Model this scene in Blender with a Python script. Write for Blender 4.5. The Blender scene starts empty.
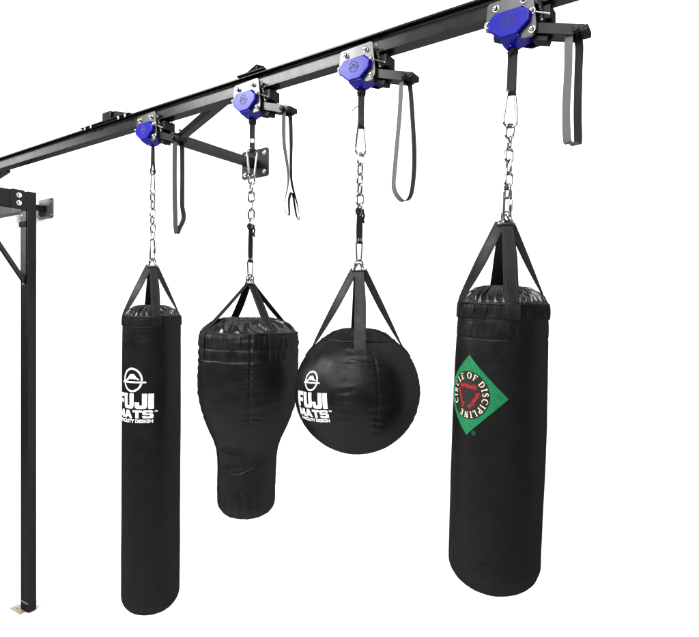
import bpy, bmesh, math, random
from mathutils import Vector, Matrix, noise
random.seed(7)
R = math.radians
sc = bpy.context.scene
C = sc.collection

# ------------------------------------------------------------------ frame
# metres; X runs along the overhead rail, Y towards the wall, Z up.
# the lens is at the origin, 3.44 m above the floor.
FLOOR = -3.44
RAIL_Y = 2.085
WALL_Y = 3.42
RAIL_B, RAIL_T = 1.134, 1.2237

# ------------------------------------------------------------------ materials
def nodes(name):
    m = bpy.data.materials.new(name)
    m.use_nodes = True
    nt = m.node_tree
    nt.nodes.clear()
    out = nt.nodes.new('ShaderNodeOutputMaterial')
    return m, nt, out

def N(nt, kind, **kw):
    n = nt.nodes.new(kind)
    for k, v in kw.items():
        if k in n.inputs:
            n.inputs[k].default_value = v
        else:
            setattr(n, k, v)
    return n

def bump_chain(nt, specs):
    """specs: (scale, detail, strength, distance) stacked bumps in object space"""
    tc = nt.nodes.new('ShaderNodeTexCoord')
    prev = None
    for (scale, detail, strength, dist, stretch) in specs:
        mp = nt.nodes.new('ShaderNodeMapping')
        mp.inputs['Scale'].default_value = stretch
        nt.links.new(tc.outputs['Object'], mp.inputs['Vector'])
        nz = N(nt, 'ShaderNodeTexNoise', Scale=scale, Detail=detail, Roughness=0.6)
        nt.links.new(mp.outputs['Vector'], nz.inputs['Vector'])
        b = N(nt, 'ShaderNodeBump', Strength=strength, Distance=dist)
        nt.links.new(nz.outputs['Fac'], b.inputs['Height'])
        if prev:
            nt.links.new(prev.outputs['Normal'], b.inputs['Normal'])
        prev = b
    return tc, prev

def dark(name, col, gloss, rough, specs, wear=None, rough_var=0.1):
    """matt body + a fixed satin coat"""
    m, nt, out = nodes(name)
    tc, bp = bump_chain(nt, specs)
    df = N(nt, 'ShaderNodeBsdfDiffuse', Color=(*col, 1))
    gl = N(nt, 'ShaderNodeBsdfGlossy', Color=(1, 1, 1, 1), Roughness=rough)
    mx = N(nt, 'ShaderNodeMixShader')
    nz = N(nt, 'ShaderNodeTexNoise', Scale=14.0, Detail=5.0)
    nt.links.new(tc.outputs['Object'], nz.inputs['Vector'])
    mr = N(nt, 'ShaderNodeMapRange')
    mr.inputs['From Min'].default_value = .3
    mr.inputs['From Max'].default_value = .7
    mr.inputs['To Min'].default_value = rough - rough_var
    mr.inputs['To Max'].default_value = rough + rough_var
    nt.links.new(nz.outputs['Fac'], mr.inputs['Value'])
    nt.links.new(mr.outputs['Result'], gl.inputs['Roughness'])
    mx.inputs['Fac'].default_value = gloss
    if wear:
        wz = N(nt, 'ShaderNodeTexNoise', Scale=wear[0], Detail=8.0, Roughness=.7)
        nt.links.new(tc.outputs['Object'], wz.inputs['Vector'])
        cr = nt.nodes.new('ShaderNodeValToRGB')
        cr.color_ramp.elements[0].position = wear[1]
        cr.color_ramp.elements[0].color = (*col, 1)
        cr.color_ramp.elements[1].position = wear[1] + .12
        cr.color_ramp.elements[1].color = (*wear[2], 1)
        nt.links.new(wz.outputs['Fac'], cr.inputs['Fac'])
        nt.links.new(cr.outputs['Color'], df.inputs['Color'])
    for s in (df, gl):
        nt.links.new(bp.outputs['Normal'], s.inputs['Normal'])
    nt.links.new(df.outputs[0], mx.inputs[1])
    nt.links.new(gl.outputs[0], mx.inputs[2])
    nt.links.new(mx.outputs[0], out.inputs['Surface'])
    return m

def principled(name, col, metallic=0, rough=.5, spec=.5, specs=None, coat=0):
    m, nt, out = nodes(name)
    p = N(nt, 'ShaderNodeBsdfPrincipled', Metallic=metallic, Roughness=rough)
    p.inputs['Base Color'].default_value = (*col, 1)
    p.inputs['Specular IOR Level'].default_value = spec
    p.inputs['Coat Weight'].default_value = coat
    if specs:
        tc, bp = bump_chain(nt, specs)
        nt.links.new(bp.outputs['Normal'], p.inputs['Normal'])
    nt.links.new(p.outputs[0], out.inputs['Surface'])
    return m

U3 = (1, 1, 1)
M = {}
M['vinyl'] = dark('black_vinyl', (.0050, .0051, .0050), .0085, .38,
                  [(420, 3, .12, .001, U3), (6, 3, .34, .016, U3), (30, 4, .12, .004, (1, 1, .6))])
M['vinyl_soft'] = dark('soft_black_vinyl', (.0042, .0046, .0044), .0125, .38,
                  [(420, 3, .10, .001, U3), (7, 3, .30, .015, U3), (26, 5, .16, .006, (1, 1, .5))])
M['cover'] = dark('gathered_black_vinyl', (.0055, .0055, .0055), .045, .26,
                  [(300, 3, .12, .001, U3), (45, 4, .35, .004, U3)])
M['strap'] = dark('black_strap_vinyl', (.0075, .0075, .0075), .011, .38,
                  [(300, 3, .2, .001, U3), (40, 3, .16, .004, (1, 1, .4))])
M['thread'] = dark('black_thread', (.014, .014, .014), .012, .5, [(500, 2, .3, .001, U3)])
M['steel'] = dark('black_painted_steel', (.0032, .0032, .003), .021, .27,
                  [(160, 4, .06, .001, U3), (12, 3, .02, .003, U3)], wear=(55, .67, (.02, .019, .017)), rough_var=.03)
M['steel_dull'] = dark('dull_black_steel', (.005, .005, .0047), .010, .4,
                  [(160, 4, .08, .001, U3)], wear=(40, .74, (.045, .043, .04)))
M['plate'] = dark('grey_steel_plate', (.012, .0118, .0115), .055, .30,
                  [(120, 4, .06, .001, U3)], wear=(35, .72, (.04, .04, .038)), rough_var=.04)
M['blue'] = dark('blue_enamel', (.002, .0018, .17), .018, .27,
                  [(200, 3, .05, .001, U3), (30, 3, .05, .002, U3)], wear=(60, .74, (.03, .03, .3)), rough_var=.04)
M['zinc'] = principled('zinc_plated_steel', (.42, .41, .39), 1, .22, specs=[(90, 3, .15, .001, U3)])
M['nickel'] = principled('nickel_wire', (.25, .243, .23), 1, .15, specs=[(60, 3, .2, .002, U3)])
M['galv'] = principled('galvanised_plate', (.075, .074, .07), .5, .45, specs=[(50, 4, .2, .001, U3)])
M['brass_tab'] = principled('yellowed_zinc', (.33, .285, .19), .4, .5, specs=[(50, 4, .2, .001, U3)])
M['web_grey'] = principled('grey_webbing', (.075, .075, .072), 0, .8, .1, specs=[(600, 2, .5, .001, (1, 1, .5))])
M['web_dark'] = principled('dark_grey_webbing', (.045, .045, .043), 0, .8, .1, specs=[(600, 2, .5, .001, (1, 1, .5))])
M['web_black'] = dark('black_webbing', (.008, .008, .008), .008, .5, [(600, 2, .5, .001, (1, 1, .5))])
M['ink_white'] = principled('white_print', (.80, .80, .80), 0, .5, .3, specs=[(300, 3, .1, .001, U3)])
M['ink_cream'] = principled('cream_print', (.74, .66, .40), 0, .55, .2)
M['ink_green'] = principled('green_print', (.001, .125, .045), 0, .5, .25, specs=[(300, 3, .1, .001, U3)])
M['ink_black'] = principled('black_print', (.010, .009, .008), 0, .5, .2)
M['ink_red'] = principled('red_print', (.30, .010, .016), 0, .55, .2)
M['ink_navy'] = principled('navy_engraving', (.006, .005, .05), 0, .5, .2)
for k in ('ink_white', 'ink_green', 'ink_cream', 'ink_red'):
    nt = M[k].node_tree
    p = next(n for n in nt.nodes if n.type == 'BSDF_PRINCIPLED')
    c = p.inputs['Base Color'].default_value[:]
    tc = nt.nodes.new('ShaderNodeTexCoord')
    n1 = N(nt, 'ShaderNodeTexNoise', Scale=38.0, Detail=9.0, Roughness=.72)
    nt.links.new(tc.outputs['Object'], n1.inputs['Vector'])
    cr = nt.nodes.new('ShaderNodeValToRGB')
    cr.color_ramp.elements[0].position = .30
    cr.color_ramp.elements[0].color = (c[0] * .55, c[1] * .55, c[2] * .55, 1)
    cr.color_ramp.elements[1].position = .56
    cr.color_ramp.elements[1].color = c
    nt.links.new(n1.outputs['Fac'], cr.inputs['Fac'])
    nt.links.new(cr.outputs['Color'], p.inputs['Base Color'])
M['white'] = principled('white_studio_paint', (.90, .90, .90), 0, .9, 0)

# ------------------------------------------------------------------ mesh builder
class MB:
    def __init__(s):
        s.v, s.f, s.mi = [], [], []
    def add(s, vs, fs, mi=0):
        b = len(s.v)
        s.v += [Vector(p) for p in vs]
        s.f += [tuple(b + i for i in f) for f in fs]
        s.mi += [mi] * len(fs)
        return s
    def box(s, x0, x1, y0, y1, z0, z1):
        vs = [(x, y, z) for z in (z0, z1) for y in (y0, y1) for x in (x0, x1)]
        return s.add(vs, [(0, 2, 3, 1), (4, 5, 7, 6), (0, 1, 5, 4), (2, 6, 7, 3), (0, 4, 6, 2), (1, 3, 7, 5)])
    def bar(s, a, b, w, h, up=Vector((0, 0, 1))):
        a, b = Vector(a), Vector(b)
        t = (b - a).normalized()
        sd = t.cross(up).normalized()
        u = sd.cross(t).normalized()
        vs = []
        for p in (a, b):
            for (i, j) in ((-1, -1), (1, -1), (1, 1), (-1, 1)):
                vs.append(p + sd * i * w / 2 + u * j * h / 2)
        return s.add(vs, [(3, 2, 1, 0), (4, 5, 6, 7), (0, 1, 5, 4), (1, 2, 6, 5), (2, 3, 7, 6), (3, 0, 4, 7)])
    def prism(s, poly, y0, y1):
        """poly in XZ extruded along Y"""
        n = len(poly)
        vs = [(x, y0, z) for x, z in poly] + [(x, y1, z) for x, z in poly]
        fs = [tuple(range(n)), tuple(reversed(range(n, 2 * n)))]
        fs += [(i, i + n, (i + 1) % n + n, (i + 1) % n) for i in range(n)]
        return s.add(vs, fs)
    def tube(s, pts, r, closed=False, n=10, rads=None):
        pts = [Vector(p) for p in pts]
        L = len(pts)
        tan = []
        for i in range(L):
            if closed:
                t = pts[(i + 1) % L] - pts[i - 1]
            else:
                t = pts[min(i + 1, L - 1)] - pts[max(i - 1, 0)]
            tan.append(t.normalized())
        ref = Vector((0, 0, 1)) if abs(tan[0].z) < .9 else Vector((1, 0, 0))
        u = tan[0].cross(ref).normalized()
        vs, fs = [], []
        us = []
        for i in range(L):
            u = (u - tan[i] * u.dot(tan[i])).normalized()
            us.append(u.copy())
        tw = 0
        if closed:
            uu = (us[-1] - tan[0] * us[-1].dot(tan[0])).normalized()
            tw = math.atan2(uu.cross(us[0]).dot(tan[0]), uu.dot(us[0]))
        for i in range(L):
            w = tan[i].cross(us[i])
            rr = rads[i] if rads else r
            for k in range(n):
                a = 2 * math.pi * k / n + tw * i / L
                vs.append(pts[i] + (us[i] * math.cos(a) + w * math.sin(a)) * rr)
        for i in range(L if closed else L - 1):
            j = (i + 1) % L
            for k in range(n):
                k2 = (k + 1) % n
                fs.append((i * n + k, i * n + k2, j * n + k2, j * n + k))
        if not closed:
            fs.append(tuple(reversed(range(n))))
            fs.append(tuple(range((L - 1) * n, L * n)))
        return s.add(vs, fs)
    def lathe(s, prof, org, axis, n=18):
        """prof: (r, h) along axis"""
        org, axis = Vector(org), Vector(axis).normalized()
        ref = Vector((0, 0, 1)) if abs(axis.z) < .9 else Vector((1, 0, 0))
        a = axis.cross(ref).normalized()
        b = axis.cross(a)
        vs, fs = [], []
        for r, h in prof:
            for k in range(n):
                t = 2 * math.pi * k / n
                vs.append(org + axis * h + (a * math.cos(t) + b * math.sin(t)) * r)
        for i in range(len(prof) - 1):
            for k in range(n):
                k2 = (k + 1) % n
                fs.append((i * n + k, i * n + k2, (i + 1) * n + k2, (i + 1) * n + k))
        fs.append(tuple(reversed(range(n))))
        fs.append(tuple(range((len(prof) - 1) * n, len(prof) * n)))
        return s.add(vs, fs)
    def ribbon(s, pts, wdirs, w, t, two=False, ws=None):
        pts = [Vector(p) for p in pts]
        L = len(pts)
        vs = []
        for i in range(L):
            tn = (pts[min(i + 1, L - 1)] - pts[max(i - 1, 0)]).normalized()
            wd = Vector(wdirs[i] if isinstance(wdirs, list) else wdirs)
            wd = (wd - tn * wd.dot(tn)).normalized()
            nn = tn.cross(wd)
            ww = ws[i] if ws else w
            vs += [pts[i] - wd * ww / 2 - nn * t / 2, pts[i] + wd * ww / 2 - nn * t / 2,
                   pts[i] + wd * ww / 2 + nn * t / 2, pts[i] - wd * ww / 2 + nn * t / 2]
        A, B = [], []
        for i in range(L - 1):
            a, b = i * 4, i * 4 + 4
            A.append((a, a + 1, b + 1, b))
            B += [(a + 1, a + 2, b + 2, b + 1), (a + 2, a + 3, b + 3, b + 2), (a + 3, a, b, b + 3)]
        B += [(3, 2, 1, 0), (L * 4 - 4, L * 4 - 3, L * 4 - 2, L * 4 - 1)]
        base = len(s.v)
        s.add(vs, A, 0)
        b0 = base
        s.f += [tuple(b0 + i for i in f) for f in B]
        s.mi += [1 if two else 0] * len(B)
        return s
    def build(s, name, mats, parent=None, smooth=35, bevel=0, origin=None, fix=True):
        me = bpy.data.meshes.new(name)
        off = Vector(origin) if origin else Vector((0, 0, 0))
        me.from_pydata([p - off for p in s.v], [], s.f)
        if not isinstance(mats, (list, tuple)):
            mats = [mats]
        for m in mats:
            me.materials.append(M[m])
        for p, i in zip(me.polygons, s.mi):
            p.material_index = i
        if fix:
            bm = bmesh.new()
            bm.from_mesh(me)
            bmesh.ops.recalc_face_normals(bm, faces=bm.faces)
            bm.to_mesh(me)
            bm.free()
        if smooth:
            me.shade_smooth()
            me.set_sharp_from_angle(angle=R(smooth))
        o = bpy.data.objects.new(name, me)
        o.location = off
        C.objects.link(o)
        if parent:
            o.parent = parent
        if bevel:
            b = o.modifiers.new('edge', 'BEVEL')
            b.width = bevel
            b.segments = 2
            b.limit_method = 'ANGLE'
            b.angle_limit = R(40)
        return o

def tag(o, label, cat, group=None):
    o['label'] = label
    o['category'] = cat
    if group:
        o['group'] = group
    return o

def empty(name, loc, label, cat, group=None):
    o = bpy.data.objects.new(name, None)
    o.empty_display_size = .05
    C.objects.link(o)
    o.location = loc
    return tag(o, label, cat, group)

def copy_tree(o, parent=None):
    c = o.copy()
    C.objects.link(c)
    if parent:
        c.parent = parent
    for ch in list(o.children):
        copy_tree(ch, c)
    return c

def smooth_path(pts, k=8):
    P = [Vector(p) for p in pts]
    out = []
    for i in range(len(P) - 1):
        p0, p1, p2, p3 = P[max(i - 1, 0)], P[i], P[i + 1], P[min(i + 2, len(P) - 1)]
        for j in range(k):
            t = j / k
            out.append(.5 * ((2 * p1) + (p2 - p0) * t + (2 * p0 - 5 * p1 + 4 * p2 - p3) * t * t + (3 * p1 - p0 - 3 * p2 + p3) * t ** 3))
    out.append(P[-1])
    return out

def bolt(mb, org, axis, r=.009, h=.006):
    """washer + domed head"""
    return mb.lathe([(r * 1.45, 0), (r * 1.45, .0018), (r, .002), (r, h * .55), (r * .88, h * .85), (r * .55, h), (r * .2, h * 1.05)], org, axis, 14)

# ------------------------------------------------------------------ flat shapes and letters
def fill2d(loops):
    """even-odd fill of closed loops -> (verts2d, faces)"""
    cu = bpy.data.curves.new('tmp', 'CURVE')
    cu.dimensions = '2D'
    cu.fill_mode = 'BOTH'
    for lp in loops:
        sp = cu.splines.new('POLY')
        sp.points.add(len(lp) - 1)
        for p, q in zip(sp.points, lp):
            p.co = (q[0], q[1], 0, 1)
        sp.use_cyclic_u = True
    return curve_mesh(cu)

def curve_mesh(cu):
    ob = bpy.data.objects.new('tmp', cu)
    C.objects.link(ob)
    dg = bpy.context.evaluated_depsgraph_get()
    dg.update()
    me = ob.evaluated_get(dg).to_mesh()
    v = [(p.co.x, p.co.y) for p in me.vertices]
    f = [tuple(p.vertices) for p in me.polygons]
    ob.evaluated_get(dg).to_mesh_clear()
    bpy.data.objects.remove(ob)
    bpy.data.curves.remove(cu)
    return v, f

def text2d(body, size, bold=0, spacing=1.0):
    cu = bpy.data.curves.new('tmp', 'FONT')
    cu.body = body
    cu.size = size
    cu.offset = bold
    cu.space_character = spacing
    cu.align_x = 'CENTER'
    cu.fill_mode = 'FRONT'
    cu.resolution_u = 3
    return curve_mesh(cu)

class Flat:
    """collects 2-D pieces, then lays them on a surface"""
    def __init__(s):
        s.v, s.f = [], []
    def add(s, vf, fn=lambda p: p):
        b = len(s.v)
        s.v += [fn(p) for p in vf[0]]
        s.f += [tuple(b + i for i in f) for f in vf[1]]
        return s
    def poly(s, loops, fn=lambda p: p):
        return s.add(fill2d(loops), fn)
    def lay(s, name, mat, parent, mapper, seg=.006):
        bm = bmesh.new()
        vs = [bm.verts.new((x, y, 0)) for x, y in s.v]
        for f in s.f:
            try:
                bm.faces.new([vs[i] for i in f])
            except ValueError:
                pass
        bmesh.ops.triangulate(bm, faces=bm.faces)
        for _ in range(7):
            lg = [e for e in bm.edges if e.calc_length() > seg]
            if not lg:
                break
            bmesh.ops.subdivide_edges(bm, edges=lg, cuts=1)
            bmesh.ops.triangulate(bm, faces=[f for f in bm.faces if len(f.verts) > 3])
        for v in bm.verts:
            v.co = mapper(v.co.x, v.co.y)
        me = bpy.data.meshes.new(name)
        bm.to_mesh(me)
        bm.free()
        me.materials.append(M[mat])
        me.shade_smooth()
        o = bpy.data.objects.new(name, me)
        C.objects.link(o)
        o.parent = parent
        return o

def rect(x0, y0, x1, y1):
    return [(x0, y0), (x1, y0), (x1, y1), (x0, y1)]

def ell(cx, cy, rx, ry, a0=0, a1=360, n=40):
    full = abs(a1 - a0) >= 360
    k = n if full else n + 1
    return [(cx + rx * math.cos(R(a0 + (a1 - a0) * i / n)), cy + ry * math.sin(R(a0 + (a1 - a0) * i / n))) for i in range(k)]

def stroke(pts, ws):
    P = smooth_path([(x, y, 0) for x, y in pts], 5)
    n = len(P)
    L, Rr = [], []
    for i, p in enumerate(P):
        t = (P[min(i + 1, n - 1)] - P[max(i - 1, 0)]).normalized()
        nn = Vector((-t.y, t.x, 0))
        u = i / (n - 1) * (len(ws) - 1)
        k = min(int(u), len(ws) - 2)
        w = ws[k] + (ws[k + 1] - ws[k]) * (u - k)
        L.append((p.x + nn.x * w / 2, p.y + nn.y * w / 2))
        Rr.append((p.x - nn.x * w / 2, p.y - nn.y * w / 2))
    return L + Rr[::-1]

BLOCK = {
    'F': (.78, [[(0, 0), (.32, 0), (.32, .36), (.70, .36), (.70, .60), (.32, .60), (.32, .76), (.78, .76), (.78, 1), (0, 1)]]),
    'U': (.84, [[(0, 1), (0, .2), (.03, .09), (.10, .02), (.2, 0), (.64, 0), (.74, .02), (.81, .09), (.84, .2), (.84, 1), (.52, 1), (.52, .27), (.48, .21), (.36, .21), (.32, .27), (.32, 1)]]),
    'J': (.82, [[(.50, 1), (.82, 1), (.82, .2), (.79, .09), (.72, .02), (.62, 0), (.2, 0), (.1, .02), (.03, .09), (0, .2), (0, .42), (.31, .42), (.31, .27), (.35, .21), (.46, .21), (.50, .27)]]),
    'I': (.34, [[(0, 0), (.34, 0), (.34, 1), (0, 1)]]),
    'M': (1.28, [[(0, 0), (.31, 0), (.31, .55), (.52, .12), (.76, .12), (.97, .55), (.97, 0), (1.28, 0), (1.28, 1), (.90, 1), (.64, .45), (.38, 1), (0, 1)]]),
    'A': (1.18, [[(0, 0), (.34, 0), (.43, .2), (.75, .2), (.84, 0), (1.18, 0), (.78, 1), (.40, 1)], [(.51, .40), (.67, .40), (.59, .66)]]),
    'T': (1.02, [[(0, 1), (0, .74), (.34, .74), (.34, 0), (.68, 0), (.68, .74), (1.02, .74), (1.02, 1)]]),
    'S': (1.12, [[(1.08, .70), (1.08, .82), (1.02, .94), (.92, 1), (.18, 1), (.06, .95), (0, .84), (0, .60), (.05, .48), (.16, .42), (.72, .42), (.77, .38), (.77, .30), (.72, .25), (.40, .25), (.35, .31), (0, .31), (0, .18), (.06, .05), (.18, 0), (.94, 0), (1.06, .05), (1.12, .16), (1.12, .44), (1.06, .55), (.95, .61), (.40, .61), (.35, .65), (.35, .71), (.40, .76), (.68, .76), (.73, .70)]]),
}
SERIF = {
    'I': (.34, [[rect(0, 0, .34, .07)], [rect(.09, .07, .25, .93)], [rect(0, .93, .34, 1)]]),
    'L': (.58, [[rect(0, .93, .32, 1)], [rect(.08, .07, .24, .93)], [rect(0, 0, .58, .07)], [rect(.50, .07, .58, .24)]]),
    'E': (.60, [[rect(.08, .07, .24, .93)], [rect(0, .93, .57, 1)], [rect(0, 0, .60, .07)], [rect(.49, .78, .57, .93)], [rect(.51, .07, .60, .22)], [rect(.24, .46, .45, .54)]]),
    'F': (.57, [[rect(.08, .07, .24, .93)], [rect(0, .93, .57, 1)], [rect(0, 0, .32, .07)], [rect(.49, .78, .57, .93)], [rect(.24, .46, .45, .54)]]),
    'N': (.82, [[rect(.10, .07, .17, 1)], [rect(0, 0, .27, .07)], [[(.17, 1), (.33, 1), (.65, .25), (.65, 0), (.58, 0), (.17, .78)]], [rect(.65, 0, .72, .93)], [rect(.55, .93, .82, 1)]]),
    'O': (.88, [[ell(.44, .5, .44, .51), ell(.44, .5, .28, .44)]]),
    'C': (.78, [[ell(.44, .5, .44, .51, 42, 318) + ell(.46, .5, .30, .44, 318, 42)]]),
    'D': (.80, [[rect(.08, .07, .24, .93)], [rect(0, .93, .24, 1)], [rect(0, 0, .24, .07)], [[(.24, 1)] + ell(.32, .5, .48, .5, 90, -90) + [(.24, 0), (.24, .07)] + ell(.32, .5, .32, .43, -90, 90) + [(.24, .93)]]]),
    'P': (.62, [[rect(.08, .07, .24, .93)], [rect(0, .93, .24, 1)], [rect(0, 0, .32, .07)], [[(.24, 1)] + ell(.30, .73, .32, .27, 90, -90) + [(.24, .46), (.24, .53)] + ell(.28, .73, .18, .20, -90, 90) + [(.24, .93)]]]),
    'R': (.76, [[rect(.08, .07, .24, .93)], [rect(0, .93, .24, 1)], [rect(0, 0, .32, .07)], [[(.24, 1)] + ell(.30, .73, .32, .27, 90, -90) + [(.24, .46), (.24, .53)] + ell(.28, .73, .18, .20, -90, 90) + [(.24, .93)]], [[(.30, .46), (.46, .46), (.76, 0), (.56, 0)]]]),
    'S': (.56, [[stroke([(.48, .78), (.42, .91), (.29, .965), (.14, .90), (.09, .76), (.18, .62), (.36, .49), (.48, .34), (.47, .17), (.36, .05), (.2, .035), (.08, .12), (.05, .26)], [.05, .07, .08, .1, .15, .18, .18, .15, .1, .08, .07, .05])]]),
}

def emblem(fl, rx, fn=lambda p: p):
    """ring, snow-capped peak and horizon bar, ring half-width rx"""
    k = rx
    S = lambda lp: [(x * k, y * k) for x, y in lp]
    # ring in two arcs that stop at the bar
    for a0, a1 in ((-7, 187), (193, 347)):
        o = [(1.0 * math.cos(R(a)), 1.06 * math.sin(R(a))) for a in [a0 + (a1 - a0) * i / 40 for i in range(41)]]
        i_ = [(.84 * math.cos(R(a)), .90 * math.sin(R(a))) for a in [a1 - (a1 - a0) * i / 40 for i in range(41)]]
        if a0 == -7:
            o = [p for p in o if p[1] > -.12]
            i_ = [p for p in i_ if p[1] > -.12]
        else:
            o = [p for p in o if p[1] < -.27]
            i_ = [p for p in i_ if p[1] < -.27]
        fl.poly([S(o + i_)], fn)
    fl.poly([S([(-1.22, -.20), (-1.1, -.125), (1.25, -.125), (1.32, -.20), (1.25, -.265), (-1.1, -.265)])], fn)
    fl.poly([S([(-.80, -.10), (-.42, .24), (-.20, .50), (-.02, .46), (.10, .53), (.26, .46), (.44, .22), (.72, .04), (.64, -.02), (.36, .10), (.22, .02), (.10, .16), (-.02, .04), (-.18, .14), (-.36, .02), (-.60, -.09)])], fn)

def block_word(fl, word, w, h, y0, gap, fn=lambda p: p):
    tot = sum(BLOCK[c][0] for c in word) + gap * (len(word) - 1)
    sx = w / tot
    x = -w / 2
    for c in word:
        g = BLOCK[c]
        fl.poly([[(x + px * sx, y0 + py * h) for px, py in lp] for lp in g[1]], fn)
        x += (g[0] + gap) * sx

def maker_logo(W, ratio, es=.76):
    """stacked logo, W wide, centred on x=0; y=0 is the foot of the big word"""
    fl = Flat()
    H = W / ratio
    emblem(fl, H * es, lambda p: (p[0] + W * .02, p[1] + H * (1.09 + 1.066 * es)))
    block_word(fl, 'FUJI', W, H, 0, .07)
    block_word(fl, 'MATS', W * .985, H * .53, -H * .63, .05)
    v, f = text2d('& FACILITY DESIGN', H * .30, H * .010, 1.0)
    xs = [p[0] for p in v]
    k = W * .97 / (max(xs) - min(xs))
    cx = (max(xs) + min(xs)) / 2
    fl.add((v, f), lambda p: ((p[0] - cx) * k, p[1] - H * .92))
    fl.add(text2d('TM', H * .15, H * .004), lambda p: (p[0] + W * .545, p[1] - H * .22))
    return fl

# ------------------------------------------------------------------ setting
mb = MB()
mb.box(-14, 9, -7, WALL_Y + .3, FLOOR - .2, FLOOR)
o = mb.build('floor', 'white', smooth=0)
o['kind'] = 'structure'
mb = MB()
mb.box(-14, 9, WALL_Y, WALL_Y + .2, FLOOR + .001, 5.2)
o = mb.build('wall', 'white', smooth=0)
o['kind'] = 'structure'

# ------------------------------------------------------------------ steel frame
fr = empty('steel_frame', (-6.615, 3.215, FLOOR),
           'black steel frame with a sloping overhead I-beam rail, corner post and wall plates', 'frame')
FO = Vector(fr.location)
def fpart(mb, name, mat, bevel=.002, parent=fr, smooth=35):
    mb.v = [p - FO for p in mb.v]
    return mb.build(name, mat, parent, smooth, bevel)

def i_profile():
    w, t, wb = .033, .0085, .004
    f = .004
    b, tp = RAIL_B, RAIL_T
    half = [(-w, b), (w, b), (w, b + t), (wb + f, b + t + .002), (wb, b + t + .002 + f), (wb, tp - t - .002 - f), (wb + f, tp - t - .002), (w, tp - t), (w, tp)]
    other = [(-y, z) for y, z in half[2:]][::-1]
    return half + other
def rail_seg(x0, x1):
    pr = i_profile()
    n = len(pr)
    mb = MB()
    mb.add([(x0, RAIL_Y + y, z) for y, z in pr] + [(x1, RAIL_Y + y, z) for y, z in pr],
           [tuple(range(n)), tuple(reversed(range(n, 2 * n)))] + [(i, i + n, (i + 1) % n + n, (i + 1) % n) for i in range(n)])
    return fpart(mb, 'rail', 'steel', .0012, smooth=30)
rail_seg(-8.6, -3.196)
rail_seg(-3.193, 1.3)

# beam 2 (lies on the rail, runs to the wall)
X2 = -3.249
mb = MB().box(X2 - .045, X2 + .045, RAIL_Y - .03, WALL_Y - .014, RAIL_T + .008, RAIL_T + .066)
fpart(mb, 'cross_beam', 'steel', .003)
def rounded(w, h, r, k=5):
    pts = []
    for cx, cy, a in ((w / 2 - r, h / 2 - r, 0), (-w / 2 + r, h / 2 - r, 90), (-w / 2 + r, -h / 2 + r, 180), (w / 2 - r, -h / 2 + r, 270)):
        pts += [(cx + r * math.cos(R(a + 90 * i / k)), cy + r * math.sin(R(a + 90 * i / k))) for i in range(k + 1)]
    return pts
def wall_plate(X, Z, w, h, mat):
    mb = MB().prism([(X + a, Z + b) for a, b in rounded(w, h, .02)], WALL_Y - .0125, WALL_Y - .001)
    p = fpart(mb, 'wall_plate', mat, .0015)
    for sx in (-1, 1):
        for sz in (-1, 1):
            b = bolt(MB(), (X + sx * (w / 2 - .04), WALL_Y - .0126, Z + sz * (h / 2 - .04)), (0, -1, 0), .014, .014)
            fpart(b, 'bolt', 'zinc', 0, p)
    return p
wall_plate(X2 + .01, 1.262, .30, .235, 'steel')
# splice bracket on top of the rail
mb = MB().box(-3.52, -2.99, RAIL_Y - .045, RAIL_Y + .045, RAIL_T + .0005, RAIL_T + .0075)
sp = fpart(mb, 'splice_bracket', 'steel_dull', .0015)
for x in (-3.47, -3.40, -3.10, -3.03):
    mb = bolt(MB(), (x, RAIL_Y - .039, RAIL_T + .001), (0, 0, -1), .008, .016)
    fpart(mb, 'bolt', 'zinc', 0, sp)
mb = MB().prism([(-3.20, RAIL_T + .008), (-3.20, RAIL_T + .066), (-3.16, RAIL_T + .058), (-3.03, RAIL_T + .02), (-3.03, RAIL_T + .008)], RAIL_Y - .012, RAIL_Y - .004)
fpart(mb, 'gusset', 'steel_dull', .001, sp)
mb = MB().tube([(-3.045, RAIL_Y - .02, RAIL_T + .008), (-3.045, RAIL_Y - .02, RAIL_T + .055)], .005)
mb.lathe([(.010, 0), (.010, .008)], (-3.045, RAIL_Y - .02, RAIL_T + .03), (0, 0, 1), 6)
fpart(mb, 'stud', 'zinc', 0, sp)
# diagonal brace in plan and its clamp plate on the rail
mb = MB().bar((-3.20, 2.598, 1.258), (-1.95, RAIL_Y + .01, 1.256), .05, .045)
fpart(mb, 'diagonal_brace', 'steel', .003)
mb = MB().box(-2.07, -1.88, RAIL_Y - .045, RAIL_Y + .05, RAIL_T + .0005, RAIL_T + .008)
mb.box(-2.04, -1.94, RAIL_Y - .02, RAIL_Y + .02, RAIL_T + .0082, RAIL_T + .012)
fpart(mb, 'clamp_plate', 'steel_dull', .0015)
fpart(bolt(MB(), (-3.12, 2.53, 1.279), (.3, -.7, .5), .009, .01), 'bolt', 'zinc', 0)
fpart(bolt(MB(), (-3.202, 2.60, 1.255), (1, 0, 0), .009, .01), 'bolt', 'zinc', 0)
# the other brace at the far left end
mb = MB().bar((-6.58, 2.50, 1.168), (-4.75, RAIL_Y + .055, 1.158), .05, .045)
fpart(mb, 'diagonal_brace', 'steel', .003)
# corner: post, beam, gusset, base
PX0, PX1, PY0, PY1 = -6.70, -6.535, 3.165, 3.262
mb = MB()
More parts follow.
